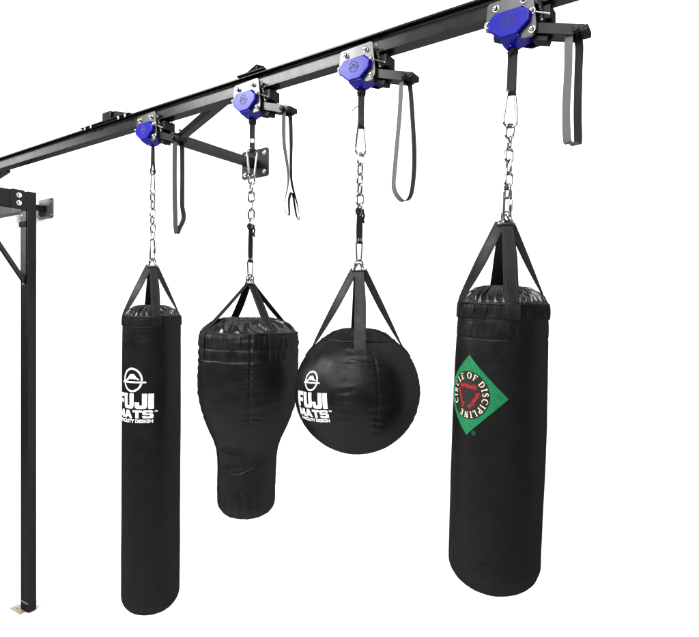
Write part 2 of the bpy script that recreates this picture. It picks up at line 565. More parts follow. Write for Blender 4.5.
# open channel post: back web on +X side, two flanges towards -X, front face
mb.box(PX0, PX1, PY0, PY1, FLOOR + .012, 1.392)
post = fpart(mb, 'post', 'steel_dull', .004)
mb = MB().prism([(PX0 - .13, FLOOR + .001), (PX0 + .10, FLOOR + .001), (PX0 + .10, FLOOR + .010), (PX0 - .13, FLOOR + .010)], PY0 - .06, PY0 + .045)
bp = fpart(mb, 'base_plate', 'brass_tab', .002, post)
mb = bolt(MB(), (PX0 - .05, PY0 - .01, FLOOR + .0102), (0, 0, 1), .014, .012)
fpart(mb, 'bolt', 'zinc', 0, bp)
mb = MB().box(PX0 + .02, PX1 + .004, PY0 - .004, PY0 - .0005, FLOOR + .105, FLOOR + .125)
fpart(mb, 'foot_band', 'galv', .001, post)
# added paler strip: stands in for light on the post's upper face
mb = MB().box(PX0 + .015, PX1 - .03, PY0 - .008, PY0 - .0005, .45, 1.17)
fpart(mb, 'lit_face_strip', 'plate', .001, post)
mb = MB().box(PX0 + .005, PX1 - .01, PY0 - .022, PY0 - .009, .99, 1.05)
fpart(mb, 'collar', 'steel_dull', .002, post)
mb = bolt(MB(), (PX0 + .07, PY0 - .0085, 1.12), (0, -1, 0), .014, .014)
fpart(mb, 'bolt', 'zinc', 0, post)
fpart(bolt(MB(), (PX0 + .09, PY0 - .001, .335), (0, -1, 0), .012, .02), 'bolt', 'zinc', 0, post)
mb = MB().box(-6.65, -6.55, 1.9, PY0 - .001, 1.192, 1.386)
fpart(mb, 'cross_beam', 'steel_dull', .004)
mb = MB().prism([(2.985, 1.19), (3.02, 1.175), (3.15, 1.175), (3.163, 1.20), (3.163, 1.37), (3.12, 1.395), (3.0, 1.395), (2.985, 1.38)], 0, .008)
mb.v = [Vector((-6.5495 + p.y, p.x, p.z)) for p in mb.v]
gp = fpart(mb, 'gusset', 'steel_dull', .001)
for z in (1.332, 1.245):
    b = bolt(MB(), (-6.541, 3.075, z), (1, 0, 0), .02, .016)
    fpart(b, 'bolt', 'zinc', 0, gp)
mb = MB().box(-6.645, -6.595, PY1 + .001, WALL_Y - .014, 1.205, 1.268)
fpart(mb, 'wall_stub', 'steel_dull', .003)
wall_plate(-6.62, 1.237, .33, .235, 'galv')
mb = MB().box(-7.47, PX0 - .001, PY0 + .005, PY1 - .005, 1.176, 1.33)
fpart(mb, 'side_beam', 'plate', .003)
mb = MB().tube([(-7.335, PY0 - .02, 1.0), (-7.335, PY0 - .02, 1.62)], .018)
fpart(mb, 'hanger_rod', 'steel_dull', 0)
mb = MB().bar((-6.60, PY0 + .004, .345), (-6.60, 2.60, 1.20), .045, .045, Vector((1, 0, 0)))
fpart(mb, 'knee_brace', 'steel', .003)

# ------------------------------------------------------------------ trolley (local: x along rail, y from rail centre, z from rail underside)
TZ = RAIL_B
def make_trolley():
    t = empty('rail_trolley', (0, RAIL_Y, TZ), '', 'trolley', 'blue fronted trolleys on the overhead rail')
    def bl(mb, name, mat, bevel=0, parent=t, smooth=35):
        mb.v = [p - Vector((0, 0, TZ)) for p in mb.v]
        return mb.build(name, mat, parent, smooth, bevel)
    plate = [(-.072, 1.178), (.082, 1.184), (.092, 1.176), (.104, 1.06), (.104, 1.035), (.092, 1.014), (.06, 1.012), (-.02, 1.045), (-.086, 1.075), (-.088, 1.09), (-.080, 1.17)]
    for y0, y1, mt in ((-.051, -.041, 'plate'), (.041, .051, 'steel_dull')):
        bl(MB().prism(plate, y0, y1), 'side_plate', mt, .0015)
    cov = [(-.048, 1.123), (.058, 1.125), (.088, 1.096), (.085, 1.068), (.036, 1.027), (-.024, 1.027), (-.072, 1.068), (-.076, 1.094)]
    mb = MB()
    n = len(cov)
    cx, cz = .007, 1.077
    ins = [(cx + (x - cx) * .93, cz + (z - cz) * .93) for x, z in cov]
    mb.add([(x, -.0515, z) for x, z in cov] + [(x, -.066, z) for x, z in cov] + [(x, -.071, z) for x, z in ins],
           [tuple(reversed(range(n))), tuple(range(2 * n, 3 * n))] +
           [(i, (i + 1) % n, (i + 1) % n + n, i + n) for i in range(n)] +
           [(i + n, (i + 1) % n + n, (i + 1) % n + 2 * n, i + 2 * n) for i in range(n)])
    cover = bl(mb, 'front_cover', 'blue', .0012, t, 25)
    fl = Flat()
    emblem(fl, .0235)
    fl.lay('emblem', 'ink_navy', cover, lambda x, y: Vector((x + .006, -.0715, y + 1.084 - TZ)), .02)
    # tapering hanger block under the rail
    mb = MB()
    top = [(-.026, -.064, 1.0265), (.046, -.064, 1.0265), (.080, .036, 1.046), (-.048, .036, 1.046)]
    top2 = [(-.026, -.064, 1.0235), (.044, -.064, 1.0215), (.064, .036, 1.030), (-.036, .036, 1.030)]
    bot = [(-.018, -.022, 1.004), (.022, -.022, 1.004), (.020, .014, 1.004), (-.016, .014, 1.004)]
    mb.add(top + top2 + bot, [(3, 2, 1, 0), (8, 9, 10, 11)] +
           [(i, (i + 1) % 4, (i + 1) % 4 + 4, i + 4) for i in range(4)] +
           [(i + 4, (i + 1) % 4 + 4, (i + 1) % 4 + 8, i + 8) for i in range(4)])
    blk = bl(mb, 'hanger_block', 'blue', .002)
    mb = MB().lathe([(.006, -.03), (.006, .03)], (.002, 0, 1.012), (0, 1, 0), 12)
    bl(mb, 'hanger_pin', 'zinc', 0, blk)
    for x, z, yy in ((-.046, 1.151, -.0512), (.058, 1.153, -.0512), (-.078, 1.098, -.0512), (.088, 1.104, -.0512), (.088, 1.036, -.0512)):
        mb = MB().lathe([(.0125, 0), (.0125, .002), (.0095, .0025), (.0095, .010), (.0085, .013), (.0055, .0155), (.002, .0165)], (x, yy, z), (0, -1, 0), 16)
        bl(mb, 'bolt', 'zinc')
    for x in (-.045, .06):
        for s in (-1, 1):
            mb = MB().lathe([(.019, 0), (.021, .002), (.021, .016), (.018, .018)], (x, s * .0395, RAIL_B + .0318), (0, -s, 0), 20)
            bl(mb, 'wheel', 'zinc')
    # axle bolts right through + black bump stop
    mb = MB().box(.106, .150, -.030, .045, 1.070, 1.122)
    bl(mb, 'bump_stop', 'steel_dull', .003)
    mb = MB().tube([(.10, -.047, 1.098), (.150, -.047, 1.076)], .0035)
    bl(mb, 'release_pin', 'zinc')
    # brake lever: channel between the plates, drooping away from the trolley
    A, B = Vector((.078, 0, 1.052)), Vector((.262, 0, .9925))
    d = (B - A).normalized()
    u = Vector((-d.z, 0, d.x))
    mb = MB()
    w = .036
    L = (B - A).length
    for y0, y1 in ((-w, -w + .005), (w - .005, w)):
        prof = [(0, -.018), (L - .035, -.020), (L - .006, .000), (L, .012), (L - .004, .019), (0, .019)]
        mb.prism([((A + d * a + u * b).x, (A + d * a + u * b).z) for a, b in prof], y0, y1)
    q = [A + d * a + u * b for a, b in ((.0, .0185), (L - .005, .0185), (L - .005, .0135), (.0, .0135))]
    mb.prism([(p.x, p.z) for p in q], -w + .0051, w - .0051)
    q = [A + d * a + u * b for a, b in ((.0, -.0135), (L - .04, -.0135), (L - .04, -.0175), (.0, -.0175))]
    mb.prism([(p.x, p.z) for p in q], -w + .0051, w - .0051)
    lev = bl(mb, 'brake_lever', 'steel', .0012)
    q = A + d * (L - .028)
    mb = MB().lathe([(.009, -.046), (.012, -.045), (.012, -.037), (.008, -.0365), (.008, .0365), (.012, .037), (.012, .046), (.009, .048)], q, (0, 1, 0), 14)
    bl(mb, 'end_pin', 'steel_dull', 0, lev)
    mb = MB().box(q.x + .012, q.x + .040, -.034, .034, q.z - .014, q.z + .010)
    bl(mb, 'end_block', 'steel_dull', .003, lev)
    q = A + d * .045 - u * .031
    mb = MB().bar(q - d * .028, q + d * .028, .05, .022)
    bl(mb, 'stop_tab', 'steel_dull', .003, lev)
    # two coil springs from the lever to the plates
    for y in (-.0285, .0285):
        a, b = Vector((.130 + (.012 if y > 0 else -.01), y, 1.062)), Vector((.112, y * 1.9, 1.16))
        n = 150
        ax = (b - a)
        e1 = ax.cross(Vector((0, 1, 0))).normalized()
        e2 = ax.normalized().cross(e1)
        pts = [a + ax * (i / n) + (e1 * math.cos(i / n * 2 * math.pi * 15) + e2 * math.sin(i / n * 2 * math.pi * 15)) * .0065 for i in range(n + 1)]
        bl(MB().tube(pts, .0016, n=6), 'spring', 'nickel')
    return t

CH = [-2.817, -2.000, -1.330, -.6455]      # where each chain hangs on the rail
trolley_labels = ['blue fronted rail trolley above the tall slim bag, leftmost on the rail',
                  'pale grey and blue rail trolley above the pear shaped uppercut bag',
                  'violet blue rail trolley above the round wrecking ball bag',
                  'deep blue rail trolley nearest the camera, above the bag with green diamond']
proto = make_trolley()
for i, x in enumerate(CH):
    t = proto if i == 0 else copy_tree(proto)
    t.location = (x, RAIL_Y, TZ)
    t['label'] = trolley_labels[i]

# ------------------------------------------------------------------ pull straps on the levers
def pull_strap(i, path, wdir, width, label, wds=None, xs=0):
    path = [(x + xs * y / .05, y * .52, z) for x, y, z in path]
    x0 = CH[i] + (.236, .236, .228, .222)[i]
    org = Vector((x0, RAIL_Y, .99))
    P = smooth_path(path, 7)
    mb = MB()
    wd = [Vector(wdir)] * len(P)
    if wds:
        wd = [Vector(wds[0]).lerp(Vector(wds[1]), math.sin(math.pi * k / (len(P) - 1)) ** 2) for k in range(len(P))]
    mb.ribbon(P, wd, width, .0022, True)
    o = mb.build('pull_strap', ['web_black', 'web_dark' if i < 2 else 'web_grey'], None, 50, 0, None, True)
    o.location = org
    tag(o, label, 'strap', 'webbing pull straps hanging from the trolley levers')
Z4 = -.38
pull_strap(3, [(.0, -.030, .012), (-.0, -.047, -.02), (.0, -.052, -.12), (-.008, -.048, -.26), (-.007, -.044, -.365), (-.006, -.030, -.381), (-.004, .0, -.379), (-.001, .030, -.383), (.0, .040, -.365), (.0, .036, -.26), (.0, .044, -.12), (.002, .046, -.03), (.0, .033, .012)],
           (1, -.25, 0), .030, 'grey and black webbing pull strap hanging nearest the camera, at far right', xs=.013)
pull_strap(2, [(.0, -.030, .012), (-.0, -.047, -.02), (-.006, -.052, -.15), (-.026, -.055, -.36), (-.034, -.05, -.455), (-.012, -.02, -.507), (.008, .022, -.495), (.012, .05, -.42), (.014, .056, -.30), (.006, .050, -.12), (.0, .046, -.03), (.0, .033, .012)],
           (1, -.2, 0), .023, 'open grey and black webbing loop hanging beside the round ball bag', xs=.010)
pull_strap(1, [(.0, -.030, .012), (-.0, -.047, -.02), (.0, -.045, -.15), (.014, -.012, -.32), (-.004, -.025, -.44), (.004, -.035, -.49), (.022, -.02, -.505), (.012, .0, -.43), (.028, .014, -.40), (.048, .026, -.51), (.060, .040, -.525), (.052, .034, -.46), (.022, .012, -.33), (.014, .028, -.15), (.002, .046, -.03), (.0, .033, .012)],
           (.5, -.9, 0), .030, 'twisted black webbing pull strap with two small end loops, beside uppercut bag chain', ((1, -.2, 0), (.35, -1, 0)))
pull_strap(0, [(.0, -.030, .012), (-.0, -.047, -.02), (-.002, -.050, -.2), (.0, -.045, -.42), (.002, -.04, -.505), (.006, -.03, -.53), (.012, -.01, -.505), (.020, .04, -.44), (.010, .035, -.36), (.006, .044, -.2), (.002, .046, -.03), (.0, .033, .012)],
           (.75, .65, 0), .026, 'dark webbing pull strap hanging leftmost, in front of the wall arm')

# ------------------------------------------------------------------ hanging hardware
LEAN = [.007, .0215, .017, .036]
def hang_at(i, z):
    return Vector((CH[i] + .002 - LEAN[i] * (.99 - z), RAIL_Y, z))
def set_hang(o, i, z, rz=0, flip=False):
    m = Matrix.Translation(hang_at(i, z)) @ Matrix.Rotation(LEAN[i], 4, 'Y') @ Matrix.Rotation(rz, 4, 'Z')
    if flip:
        m = m @ Matrix.Translation((0, 0, -.145)) @ Matrix.Rotation(math.pi, 4, 'Y')
    o.matrix_world = m
FACE = []
for x in CH:
    v = Vector((x, RAIL_Y, 0)).normalized()
    FACE.append(math.atan2(-v.x, v.y))       # turns local -Y to the camera side

who = ['tall slim bag', 'pear shaped uppercut bag', 'round ball bag', 'bag with the green diamond']

# webbing slings: pin -> carabiner
def sling(spread, w, knot):
    mb = MB()
    pts = [(-.004, 0, 0), (-.006, 0, -.03), (-.004 - spread * .5, 0, -.115), (-.006 - spread, 0, -.156), (-spread * .7, 0, -.171), (spread * .7, 0, -.171), (.006 + spread, 0, -.156), (.004 + spread * .5, 0, -.115), (.006, 0, -.03), (.004, 0, 0)]
    mb.ribbon(smooth_path(pts, 6), (0, 1, 0), w, .003)
    if knot:
        for k, (r, z) in enumerate(((.015, -.008), (.013, -.016))):
            mb.tube([(r * math.cos(a), r * .9 * math.sin(a), z + .006 * math.sin(a * 2 + k)) for a in [2 * math.pi * j / 16 for j in range(16)]], .0075, True, 8)
        mb.lathe([(.004, .005), (.013, 0), (.014, -.012), (.010, -.022), (.004, -.025)], (0, 0, .003), (0, 0, 1), 12)
    return mb
lab = ['thin V shaped black webbing sling above the tall slim bag chain',
       'black webbing sling with small pale label above the uppercut bag chain',
       'knotted black webbing sling above the round ball bag chain',
       'wide flat black webbing sling below the nearest trolley']
for i, (spr, w, kn) in enumerate(((.008, .018, False), (.0, .026, True), (.002, .026, True), (.002, .034, True))):
    o = sling(spr, w, kn).build('webbing_sling', 'web_black', None, 40)
    set_hang(o, i, 1.004, FACE[i] + (R(35) if i == 0 else R(78)))
    tag(o, lab[i], 'sling', 'webbing slings below the trolleys')
    if i == 1:
        l = MB().box(-.009, .009, -.0012, .0012, -.122, -.102).build('care_label', 'ink_white', o, 0)
        l.rotation_euler = (0, 0, R(-78))
        l.location = Matrix.Rotation(R(-78), 3, 'Z') @ Vector((0, -.0085, 0))
    if i == 2:
        MB().tube(smooth_path([(0, 0, -.07), (-.01, .012, -.075), (-.02, .025, -.085), (-.012, .038, -.095)], 5), .0025, n=6).build('loose_thread', 'web_black', o)

def pear(h, w0, w1, n=48):
    """closed loop from z=0 down to -h, width w0 at top, w1 at the foot"""
    out = []
    r0, r1 = w0 / 2, w1 / 2
    for k in range(13):
        a = math.pi - math.pi * k / 12
        out.append((r0 * math.cos(a), 0, -r0 + r0 * math.sin(a)))
    for k in range(1, 10):
        t = k / 10
        out.append((r0 + (r1 - r0) * t, 0, -r0 + (-(h - r1) + r0) * t))
    for k in range(13):
        a = -math.pi * k / 12
        out.append((r1 * math.cos(a), 0, -(h - r1) + r1 * math.sin(a)))
    for k in range(1, 10):
        t = k / 10
        out.append((-r1 + (r1 - r0) * t, 0, -(h - r1) + ((h - r1) - r0) * t))
    return out
def make_carabiner():
    cb = bpy.data.objects.new('carabiner', None)
    cb.empty_display_size = .03
    C.objects.link(cb)
    MB().tube(pear(.145, .028, .052), .0048, True, 10).build('carabiner_body', 'nickel', cb)
    MB().tube([(.0165, 0, -.035), (.0225, 0, -.098)], .0056, n=10).build('gate', 'nickel', cb)
    return cb
lab = ['silver carabiner seen edge on above the tall slim bag chain', 'silver carabiner hanging wide end up in front of the square wall plate',
       'silver carabiner above the round ball bag chain', 'largest looking silver carabiner, below the nearest trolley']
cproto = make_carabiner()
for i in range(4):
    o = cproto if i == 0 else copy_tree(cproto)
    set_hang(o, i, .855, FACE[i] + R((62, 8, 30, 12)[i]), i == 1)
    tag(o, lab[i], 'carabiner', 'carabiners at the chain tops')

def link_path(L, w):
    r = w / 2
    out = []
    for k in range(11):
        a = math.pi - math.pi * k / 10
        out.append((r * math.cos(a), 0, (L / 2 - r) + r * math.sin(a)))
    for k in range(11):
        a = -math.pi * k / 10
        out.append((r * math.cos(a), 0, -(L / 2 - r) + r * math.sin(a)))
    return out
def make_chain(n=6, pitch=.0455):
    c = bpy.data.objects.new('chain', None)
    c.empty_display_size = .03
    C.objects.link(c)
    me = None
    for k in range(n):
        if me is None:
            o = MB().tube(link_path(.054, .029), .0052, True, 9).build('link', 'nickel', c)
            me = o.data
        else:
            o = bpy.data.objects.new('link', me)
            C.objects.link(o)
            o.parent = c
        o.location = (random.uniform(-.0015, .0015), random.uniform(-.0015, .0015), -.024 - pitch * k)
        o.rotation_euler = (random.uniform(-.08, .08), random.uniform(-.1, .1), (math.pi / 2 if k % 2 else 0) + random.uniform(-.35, .35))
    return c
lab = ['short silver chain of welded links above the tall slim bag',
       'short silver chain of welded links above the pear shaped uppercut bag',
       'short silver chain of welded links above the round ball bag',
       'short silver chain of welded links above the bag with the green diamond']
chains = []
for i in range(4):
    o = make_chain()
    set_hang(o, i, .718, FACE[i] + R((40, 20, 35, 30)[i]))
    tag(o, lab[i], 'chain', 'chains holding the punching bags')
# lower connectors: long links (1, 4) and knotted straps with clips (2, 3)
for i, l, z in ((0, 'long slim silver connector between chain and tall slim bag', .440), (3, 'long slim silver connector between chain and the bag with green diamond', .474)):
    o = MB().tube(link_path(.125, .027), .0055, True, 10).build('quick_link', 'nickel')
    MB().lathe([(.008, -.02), (.0085, -.018), (.0085, .018), (.008, .02)], (.0135, 0, 0), (0, 0, 1), 6).build('screw_sleeve', 'nickel', o)
    set_hang(o, i, z - .06, FACE[i] + R(28))
    tag(o, l, 'connector', 'long connectors above the bags')
for i, l, l2, z0, z1 in ((1, 'black webbing strap tied below the uppercut bag chain', 'small metal clip joining the strap to the uppercut bag rings', .455, .268),
                         (2, 'knotted black webbing strap below the round ball bag chain', 'bright metal clip joining the strap to the round ball bag rings', .465, .318)):
    h = z0 - z1
    mb = MB()
    mb.ribbon(smooth_path([(0, -.004, .008), (0, -.006, -.02), (.002, -.004, -h * .6), (0, -.006, -h + .005), (0, 0, -h - .004), (0, .006, -h + .005), (-.002, .004, -h * .6), (0, .006, -.02), (0, .004, .008)], 6), (1, 0, 0), .020 if i == 1 else .024, .003)
    for k, (r, zz) in enumerate(((.014, -.002), (.012, -.012))):
        mb.tube([(r * math.cos(a), r * .9 * math.sin(a), zz + .006 * math.sin(a * 2 + k)) for a in [2 * math.pi * j / 16 for j in range(16)]], .007, True, 8)
    mb.ribbon(smooth_path([(.010, -.01, -.005), (.018, -.014, -.025), (.014, -.012, -.045), (.019, -.010, -.06)], 5), (1, .3, 0), .010, .002)
    o = mb.build('webbing_strap', 'web_black')
    set_hang(o, i, z0, FACE[i] + R(10))
    tag(o, l, 'strap', 'webbing straps below the chains')
    o = MB().tube(pear(.095, .030, .022), .0042, True, 10).build('snap_clip', 'nickel')
    MB().lathe([(.011, 0), (.011, .012), (.007, .014), (.007, .02)], (0, 0, -.006), (0, 0, 1), 12).build('swivel', 'nickel', o)
    set_hang(o, i, z1 + .012, FACE[i] + R(25))
    tag(o, l2, 'clip', 'clips above the bags')

# ------------------------------------------------------------------ punching bags
def interp(prof, n):
    """dense resample of an (r, z) polyline by arc length"""
    d = [0]
    for a, b in zip(prof, prof[1:]):
        d.append(d[-1] + math.hypot(b[0] - a[0], b[1] - a[1]))
    out = []
    k = 0
    for i in range(n + 1):
        s = d[-1] * i / n
        while k < len(d) - 2 and d[k + 1] < s:
            k += 1
        t = (s - d[k]) / max(d[k + 1] - d[k], 1e-9)
        out.append((prof[k][0] + (prof[k + 1][0] - prof[k][0]) * t, prof[k][1] + (prof[k + 1][1] - prof[k][1]) * t))
    return out
def wrapa(a):
    return (a + math.pi) % (2 * math.pi) - math.pi
def G(x, w):
    return math.exp(-(x / w) ** 2)
def nz(a, z, sa, sz, seed=0):
    """seamless noise round the bag"""
    return noise.noise(Vector((math.cos(a) * sa + seed * 7.3, math.sin(a) * sa, z * sz)))

class Bag:
    def __init__(s, i, label, prof, disp, zbot, group, ringz, mat, nz_=260, na=300, cat='punching bag', name='punching_bag'):
        s.i, s.prof, s.disp, s.zb, s.mat = i, prof, disp, zbot, mat
        s.e = empty(name, (0, 0, 0), label, cat, group)
        s.e.matrix_world = Matrix.Translation(hang_at(i, zbot) + Vector((-.004 if i == 3 else 0, 0, 0))) @ Matrix.Rotation(LEAN[i], 4, 'Y') @ Matrix.Rotation(FACE[i], 4, 'Z')
        s.ringz = ringz
        s.den = interp(prof, nz_)
        s.build_shell(na)
    def rz(s, z):
        """body radius at height z (outer side, below the rim)"""
        for (r0, z0), (r1, z1) in zip(s.prof, s.prof[1:]):
            if z1 <= z <= z0 and z0 > z1:
                return r0 + (r1 - r0) * (z0 - z) / (z0 - z1)
        return s.prof[0][0] if z > s.prof[0][1] else s.prof[-1][0]
    def surf(s, a, z, off=0):
        r = s.rz(z) + s.disp(a, z) + off
        return Vector((r * math.sin(a), -r * math.cos(a), z - s.zb))
    def build_shell(s, na):
        mb = MB()
        vs, fs = [], []
        D = s.den
        for k, (r, z) in enumerate(D):
            for j in range(na):
                a = 2 * math.pi * j / na
                fade = min(1, r / .06)
                rr = max(r + s.disp(a, z) * fade, .0001)
                vs.append((rr * math.sin(a), -rr * math.cos(a), z - s.zb))
        for k in range(len(D) - 1):
            for j in range(na):
                j2 = (j + 1) % na
                fs.append((k * na + j, k * na + j2, (k + 1) * na + j2, (k + 1) * na + j))
        fs.append(tuple(range(na)))
        fs.append(tuple(reversed(range((len(D) - 1) * na, len(D) * na))))
        mb.add(vs, fs)
        mb.build('shell', s.mat, s.e, 60)
    def cap(s, r0, z0, ztop, pleat, nn, skew, power=2.2, na=360, nr=44, rim=0):
        """gathered cover over the top"""
        vs, fs = [], []
        for k in range(nr + 1):
            t = k / nr                       # 0 rim .. 1 centre
            r = r0 * (1 - t)
            z = z0 + (ztop - z0) * (1 - (1 - t) ** power)
            for j in range(na):
                a = 2 * math.pi * j / na
                ph = nn * a + skew * t * 6 + 2.2 * nz(a, t, 2.0, 1.5, 3)
                env = math.sin(min(1, t * 6.0) * math.pi / 2) * max(0, 1 - t * 1.25)
                sw = math.sin(ph)
                sw = (abs(sw) ** .7) * (1 if sw > 0 else -1)
                m = .55 + .9 * nz(a, t * .6, 3.5, 2, 11)
                dz = pleat * sw * env * m + .35 * pleat * nz(a, t * 3, 9, 3, 5) * env
                zz = z + dz
                rr = r + dz * .35 * (1 - t)
                vs.append((rr * math.sin(a), -rr * math.cos(a), zz - s.zb))
        for k in range(nr):
            for j in range(na):
                j2 = (j + 1) % na
                fs.append((k * na + j, k * na + j2, (k + 1) * na + j2, (k + 1) * na + j))
        return MB().add(vs, fs).build('top_cover', s.mat if s.i == 2 else 'cover', s.e, 70)
    def piping(s, z, off, r, name='piping', wob=.001):
        pts = []
        for j in range(120):
            a = 2 * math.pi * j / 120
            p = s.surf(a, z, off)
            p.z += wob * nz(a, 0, 4, 1, 2) * 3
            pts.append(p)
        return MB().tube(pts, r, True, 8).build(name, 'strap', s.e)
    def straps(s, az0, width, zrim, zend, top_dx=.018, topw=.8, angs=(0, 90, 180, 270), rimr=None, d_size=.032, thick=.0042, twist=(4, 55, 20, -55)):
        for k, da in enumerate(angs):
            a = R(az0 + da)
            dr = Vector((math.sin(a), -math.cos(a), 0))
            tg = Vector((math.cos(a), math.sin(a), 0))
            rr = (rimr if rimr else s.rz(zrim)) + .0025
            top = dr * top_dx + Vector((0, 0, s.ringz - .030 - s.zb))
            rim = dr * rr + Vector((0, 0, zrim - s.zb))
            pts, ws = [], []
            n1 = 16
            for q in range(n1 + 1):
                t = q / n1
                p = top.lerp(rim, t)
                p += Vector((0, 0, -.006 * math.sin(math.pi * t)))
                p += tg * .0025 * math.sin(5 * t + k)
                pts.append(p)
                ws.append(width * (topw + (1 - topw) * min(1, t * 2.2)))
            n2 = 10
            for q in range(1, n2 + 1):
                z = zrim + (zend - zrim) * q / n2
                p = s.surf(a, z, .0012 if q < n2 else -.003)
                if rimr:
                    pass
                pts.append(p)
                ws.append(width)
            wd = []
            for q in range(len(pts)):
                t = min(1, q / n1)
                tn = (pts[min(q + 1, len(pts) - 1)] - pts[max(q - 1, 0)]).normalized()
                wd.append(Matrix.Rotation(R(twist[k]) * (1 - t) ** .6, 3, tn) @ tg)
            mb = MB()
            mb.ribbon(pts, wd, width, thick, ws=ws)
            st = mb.build('hang_strap', 'strap', s.e, 40, .0015)
            # two raised stitch rows
            mb = MB()
            for sd in (-1, 1):
                path = []
                for q in range(1, len(pts)):
                    tn = (pts[min(q + 1, len(pts) - 1)] - pts[q - 1]).normalized()
                    nn = tn.cross(tg)
                    if nn.dot(dr) < 0:
                        nn = -nn
                    nn = tn.cross(wd[q])
                    if nn.dot(dr) < 0:
                        nn = -nn
                    path.append(pts[q] + wd[q] * sd * ws[q] * .34 + nn * thick * .5)
                mb.tube(path, .0011, n=5)
            mb.build('stitching', 'thread', st)
            # ring at the strap top
            sz = d_size
            c = top + Vector((0, 0, .012)) - dr * .002
            tilt = (dr * .55 + Vector((0, 0, -.85))).normalized()
            loop = []
            tri = [(-.5, -.35), (-.5, -.5), (-.35, -.55), (.35, -.55), (.5, -.5), (.5, -.35), (.16, .42), (0, .5), (-.16, .42)]
            for (u, v) in smooth_path([(x * sz * 1.25, y * sz * 1.25, 0) for x, y in tri + tri[:1]], 4)[:-1] and [(p.x, p.y) for p in smooth_path([(x * sz * 1.25, y * sz * 1.25, 0) for x, y in tri + tri[:1]], 4)[:-1]]:
                loop.append(c + tg * u - tilt * v)
            MB().tube(loop, .0034, True, 8).build('strap_ring', 'nickel', s.e)
        # bow ring that gathers the four
        lp = link_path(.05, .036)
        MB().tube([Vector((x, y, z + s.ringz - .012 - s.zb)) for x, y, z in lp], .0042, True, 9).build('bow_ring', 'nickel', s.e)
    def mapper(s, az, z0, off, roll=0, mode='cyl', Rr=None, zc=None):
        cr, sr = math.cos(roll), math.sin(roll)
        if mode == 'cyl':
            r0 = s.rz(z0)
            def f(x, y):
                a = az + (x * cr - y * sr) / r0
                return s.surf(a, z0 + x * sr + y * cr, off)
        else:
            el = math.asin((z0 - zc) / Rr)
            n0 = Vector((math.sin(az) * math.cos(el), -math.cos(az) * math.cos(el), math.sin(el)))
            t0 = Vector((math.cos(az), math.sin(az), 0))
            b0 = n0.cross(t0) * -1
            if b0.z < 0:
                b0 = -b0
            def f(x, y):
                x, y = x * cr - y * sr, x * sr + y * cr
                m = math.hypot(x, y)
                ang = m / Rr
                p = n0 * math.cos(ang) + (t0 * x + b0 * y) * ((math.sin(ang) / m) if m > 1e-9 else 0)
                a = math.atan2(p.x, -p.y)
                r = Rr + s.disp(a, zc + Rr * p.z) * math.hypot(p.x, p.y) + off
                return Vector((p.x * r, p.y * r, zc + p.z * r - s.zb))
        return f

def bottom_round(Rr, zb, h, k=14):
    """quarter superellipse from (R, zb+h) to (0, zb)"""
    out = []
    w = h * 1.05
    for i in range(k + 1):
        a = math.pi / 2 * i / k
        out.append((Rr - w + w * math.cos(a), zb + h - h * math.sin(a) * .93))
    out += [(Rr * .3, zb + .004), (.002, zb)]
    return out

def groove(z, z0, w=.0025, d=.0016):
    return -d * G(z - z0, w)
def band_pleat(a, z, za, zb, amp, f=26, seed=1):
    """gathered vertical wrinkles between two heights"""
    if z > za or z < zb:
        return 0
    t = (z - zb) / (za - zb)
    e = math.sin(math.pi * t) ** .6
    return amp * e * (nz(a, z, f, 3, seed) + .5 * nz(a, z, f * 2, 8, seed + 4))

G_BAG = 'black vinyl bags hanging from the overhead rail'
# --- tall slim bag
ZB = -1.790
Rr = .167
def d0(a, z):
    d = groove(z, -.075) + groove(z, -.092, .002, .001) + groove(z, -.155, .002, .0012)
    d += band_pleat(a, z, -.02, -.075, .0012, 20, 3)
    d += .0028 * nz(a, z, 1.2, 2.2, 1) + .0006 * nz(a, z, 3.5, 7, 2)
    d += -.0015 * G(wrapa(a - R(150)), .01)
    if z < -1.60:
        d += .0016 * nz(a, z, 16, 3, 8) * min(1, (-1.60 - z) / .08)
    return d
prof = [(Rr - .010, -.012), (Rr - .002, -.020), (Rr, -.04), (Rr + .001, -.5), (Rr, -1.0)] + bottom_round(Rr, ZB, .115)
b0 = Bag(0, 'tall slim black punching bag with white lettering, leftmost of the four', prof, d0, ZB, G_BAG, .315, 'vinyl', 340)
b0.cap(Rr - .004, -.014, .049, .017, 30, .5, 3.2)
b0.piping(-.020, .001, .0045)
b0.straps(9, .052, -.018, -.075, d_size=.034)
lg = maker_logo(.264, 3.05)
lg.lay('printed_logo', 'ink_white', b0.e, b0.mapper(R(-41), -.548, .0012), .008)

